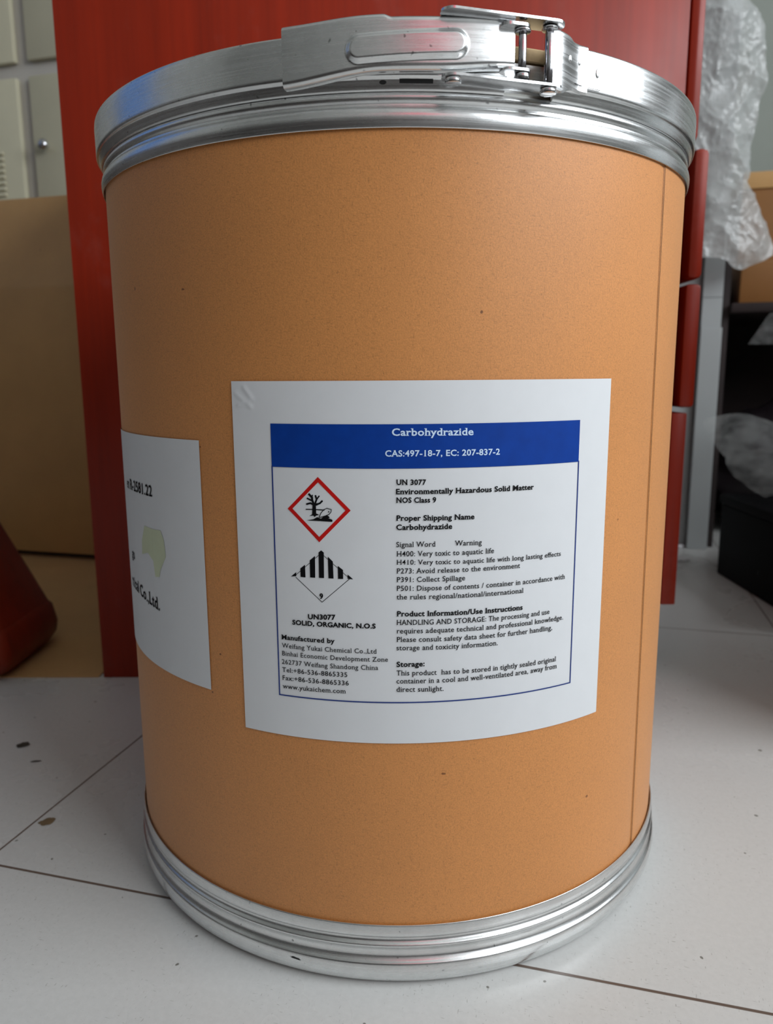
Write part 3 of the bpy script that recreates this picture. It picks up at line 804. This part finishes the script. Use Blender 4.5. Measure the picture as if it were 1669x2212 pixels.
fl = [(-1.22, 0.621, 0.4885), (-0.62, 0.621, 0.4885), (-0.62, 0.672, 0.648), (-1.22, 0.672, 0.648)]
lo = [bm.verts.new((a + 0.8, d - 0.62, z - 0.003)) for a, d, z in fl]; hi = [bm.verts.new((a + 0.8, d - 0.62 + 0.004, z - 0.003)) for a, d, z in fl]
bm.faces.new(lo); bm.faces.new(hi[::-1])
for k in range(4): bm.faces.new((lo[k], hi[k], hi[(k + 1) % 4], lo[(k + 1) % 4]))
obj('box_flap', bm, CARD, cbx, False)
# dark red wooden foot at the left edge
def rrect(cx, cy, hx, hy, r, z, n=6):
    pts = []
    for sx_, sy_, a0 in ((1, 1, 0), (-1, 1, 90), (-1, -1, 180), (1, -1, 270)):
        for k in range(n + 1):
            t = math.radians(a0 + 90 * k / n); pts.append((cx + sx_ * (hx - r) + r * math.cos(t), cy + sy_ * (hy - r) + r * math.sin(t), z))
    return pts
def loft(secs):
    bm = bmesh.new(); rings = [[bm.verts.new(p) for p in s] for s in secs]
    for a, b in zip(rings, rings[1:]):
        n = len(a)
        for k in range(n): bm.faces.new((a[k], a[(k + 1) % n], b[(k + 1) % n], b[k]))
    bm.faces.new(rings[0][::-1]); bm.faces.new(rings[-1]); return bm
ped = thing('wooden_pedestal', 'dark red wooden pedestal foot with sloping shoulder at the left edge by the cardboard box', 'furniture foot', (-0.540, 0.302, 0.0016))
obj('base_block', loft([rrect(0, 0, 0.090, 0.058, 0.02, 0.0), rrect(0, 0, 0.104, 0.070, 0.022, 0.005), rrect(0, 0, 0.111, 0.076, 0.022, 0.016), rrect(0, 0, 0.112, 0.077, 0.02, 0.028), rrect(0, 0, 0.108, 0.073, 0.018, 0.050), rrect(0, 0, 0.104, 0.069, 0.016, 0.055)]), WOOD_DARK, ped)
obj('sloping_shoulder', loft([rrect(0, 0, 0.104, 0.069, 0.016, 0.0552), rrect(0, 0.005, 0.070, 0.060, 0.014, 0.125), rrect(0, 0.01, 0.036, 0.045, 0.012, 0.20), rrect(0, 0.01, 0.030, 0.040, 0.012, 0.36)]), WOOD_DARK, ped)

# ------------------------------------------------------------------ right background
tb = thing('storage_shelf', 'dark wooden storage shelf in the corner right of the red desk', 'shelf', rw(0.6, 1.0, 0), TH)
def tl(a0, a1, d0, d1, z0, z1, bev=0.0): return box((a0 - 0.6, d0 - 1.0, z0), (a1 - 0.6, d1 - 1.0, z1), bev)
obj('shelf_board', tl(0.373, 1.2, 0.99, 1.41, 0.440, 0.457, 0.002), SHELFWOOD, tb)
obj('shelf_bracket', tl(0.9, 0.92, 1.05, 1.41, 0.30, 0.44), SHELFWOOD, tb)
wall('trim_6', (0.362, 1.412, 0.0), (1.2, 1.43, 0.56), SHELFWOOD)
wall('trim_7', (0.3605, 1.01, 0.0), (0.372, 1.412, 0.5405), SHELFWOOD)

sb = thing('cardboard_box', 'small orange-brown cardboard box on the dark shelf under the plastic film', 'box', rw(0.5, 1.0, 0.457), TH)
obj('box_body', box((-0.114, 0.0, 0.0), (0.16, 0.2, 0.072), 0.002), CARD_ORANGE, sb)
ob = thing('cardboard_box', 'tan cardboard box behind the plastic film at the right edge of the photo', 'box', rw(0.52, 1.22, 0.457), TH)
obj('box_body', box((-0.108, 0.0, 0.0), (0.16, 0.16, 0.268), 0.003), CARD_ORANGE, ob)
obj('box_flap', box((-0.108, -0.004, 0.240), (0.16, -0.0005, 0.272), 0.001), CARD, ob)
def crumple(name, fn, nu, nv, amp, m, seedv, scale=16):
    bm = bmesh.new(); g = []
    for j in range(nv + 1):
        row = []
        for i in range(nu + 1):
            p = Vector(fn(i / nu, j / nv))
            q = p * scale + Vector((seedv, seedv * 2, 0))
            n1 = noise.ridged_multi_fractal(q * 0.55, 0.9, 2.1, 4, 1.0, 2.0) - 1.1
            n2 = noise.noise(q * 0.4)
            p += Vector((0.25, -0.9, 0.1)) * amp * (0.55 * n1 + 0.9 * n2)
            row.append(bm.verts.new(p))
        g.append(row)
    for j in range(nv):
        for i in range(nu): bm.faces.new((g[j][i], g[j][i + 1], g[j + 1][i + 1], g[j + 1][i]))
    me_o = obj(name, bm, m); return me_o
FE = [(1.10, 0.345), (0.941, 0.361), (0.892, 0.389), (0.811, 0.400), (0.783, 0.393), (0.72, 0.386), (0.656, 0.377), (0.62, 0.395), (0.577, 0.416), (0.545, 0.424), (0.522, 0.422), (0.512, 0.405)]
def film_edge(z):
    for (z0, a0), (z1, a1) in zip(FE, FE[1:]):
        if z <= z0 and z >= z1: return lerp(a0, a1, (z0 - z) / (z0 - z1))
    return FE[-1][1]
def film_fn(u, v):
    a0 = 0.285
    zb = 0.528 + 0.012 * u - 0.030 * math.exp(-((u - 0.72) / 0.25) ** 2)
    z = lerp(1.10, zb, v)
    a1 = film_edge(z)
    a = lerp(a0, a1, u)
    d = 0.945 - 0.012 * math.sin(PI * u) + 0.02 * (u - 0.5) + 0.03 * v * 0
    return rw(a, d, z)
o = crumple('plastic_film', film_fn, 90, 260, 0.017, FILM, 3.1, 26)
tag(o, 'crumpled clear plastic film hanging at the upper right beside the drawers', 'plastic film')
bag = bmesh.new(); bmesh.ops.create_icosphere(bag, subdivisions=5, radius=1)
for v in bag.verts:
    n1 = noise.fractal(v.co * 1.8, 1.0, 2.0, 4)
    k = 1 + 0.16 * n1; v.co = Vector((v.co.x * 0.17 * k, v.co.y * 0.12 * k, 0.145 + v.co.z * 0.145 * k))
    if v.co.z < 0.0: v.co.z = 0.0
o = obj('plastic_bag', bag, BAG); o.location = rw(0.555, 1.20, 0); o.rotation_euler = (0, 0, TH)
tag(o, 'dark lumpy plastic bag stuffed under the shelf behind the black box', 'bag')
bbx = thing('black_box', 'black plastic box standing on the floor at the right edge of the photo', 'box', (0.545, 0.69, 0))
obj('box_body', box((0.0, -0.33, 0.0), (0.35, 0.0, 0.120), 0.004), BLACK, bbx)
obj('box_lid', box((-0.003, -0.333, 0.120), (0.353, 0.003, 0.136), 0.004), BLACK, bbx)
def drape(u, v):
    a = lerp(0.50, 0.80, u)
    z = lerp(0.150, 0.29, v) + 0.03 * math.sin(3.0 * u) * v
    return Vector((lerp(0.552, 0.80, u), lerp(0.56, 0.80, v), 0.150 + 0.10 * v * v + 0.012 * math.sin(7 * u)))
o = crumple('plastic_wrap', drape, 70, 60, 0.012, FILM_THIN, 9.0, 26)
tag(o, 'loose clear plastic wrap lying on top of the black box', 'plastic film')
def scrap2(u, v): return Vector((0.505 + 0.05 * u, 0.69 + 0.07 * v, 0.013 + 0.004 * math.sin(5 * u)))
o = crumple('plastic_scrap', scrap2, 24, 24, 0.006, FILM_THIN, 5.0, 40)
tag(o, 'small scrap of clear plastic on the floor beside the black box', 'plastic scrap')
def corner(u, v): return rw(0.405 + 0.06 * u * (1 - 0.0 * v) - 0.045 * v * (u - 1) * 0 + (0.045 * (1 - u)) * (1 - v), 0.975, 0.365 + 0.055 * v) if False else rw(lerp(lerp(0.402, 0.47, u), lerp(0.435, 0.47, u), v), 0.98, lerp(0.383, 0.437, v))
o = crumple('plastic_bag', corner, 30, 30, 0.005, FILM_THIN, 6.5, 30)
tag(o, 'corner of a clear plastic bag hanging below the dark shelf', 'bag')

# ------------------------------------------------------------------ crumbs on the floor
def crumb(name, x, y, s, m, label, cat, sy=0.6, h=0.35, seedv=1.0, rot=0.3):
    bm = bmesh.new(); bmesh.ops.create_icosphere(bm, subdivisions=3, radius=1)
    for v in bm.verts:
        k = 1 + 0.45 * noise.noise(v.co * 1.7 + Vector((seedv, 0, 0)))
        v.co = Vector((v.co.x * s * k, v.co.y * s * sy * k, max(0.0, (v.co.z * 0.6 + 0.55) * s * h * k)))
    o = obj(name, bm, m); o.location = (x, y, 0); o.rotation_euler = (0, 0, rot)
    return tag(o, label, cat)
crumb('dark_crumb', -0.343, 0.086, 0.0055, DIRT, 'dark crumb on the shaded tile left of the drum', 'crumb', 0.45, 0.5, 1.0, 0.5)
crumb('dark_crumb', -0.318, 0.058, 0.0042, DIRT, 'thin dark sliver nearest the left edge of the photo', 'crumb', 0.25, 0.2, 2.0, 0.2)
crumb('dirt_clump', -0.267, -0.034, 0.0062, DUST, 'flat brown dirt clump on the tile joint left of the drum', 'dirt', 0.7, 0.12, 3.0, 0.9)
crumb('paper_scrap', 0.523, 0.773, 0.012, WHITE, 'white scrap on the floor right of the lowest drawer', 'scrap', 0.5, 0.5, 4.0)
crumb('plastic_chip', 0.556, 0.880, 0.010, WHITE, 'small pale chip against the wall behind the lowest drawer', 'scrap', 0.5, 0.5, 6.0)
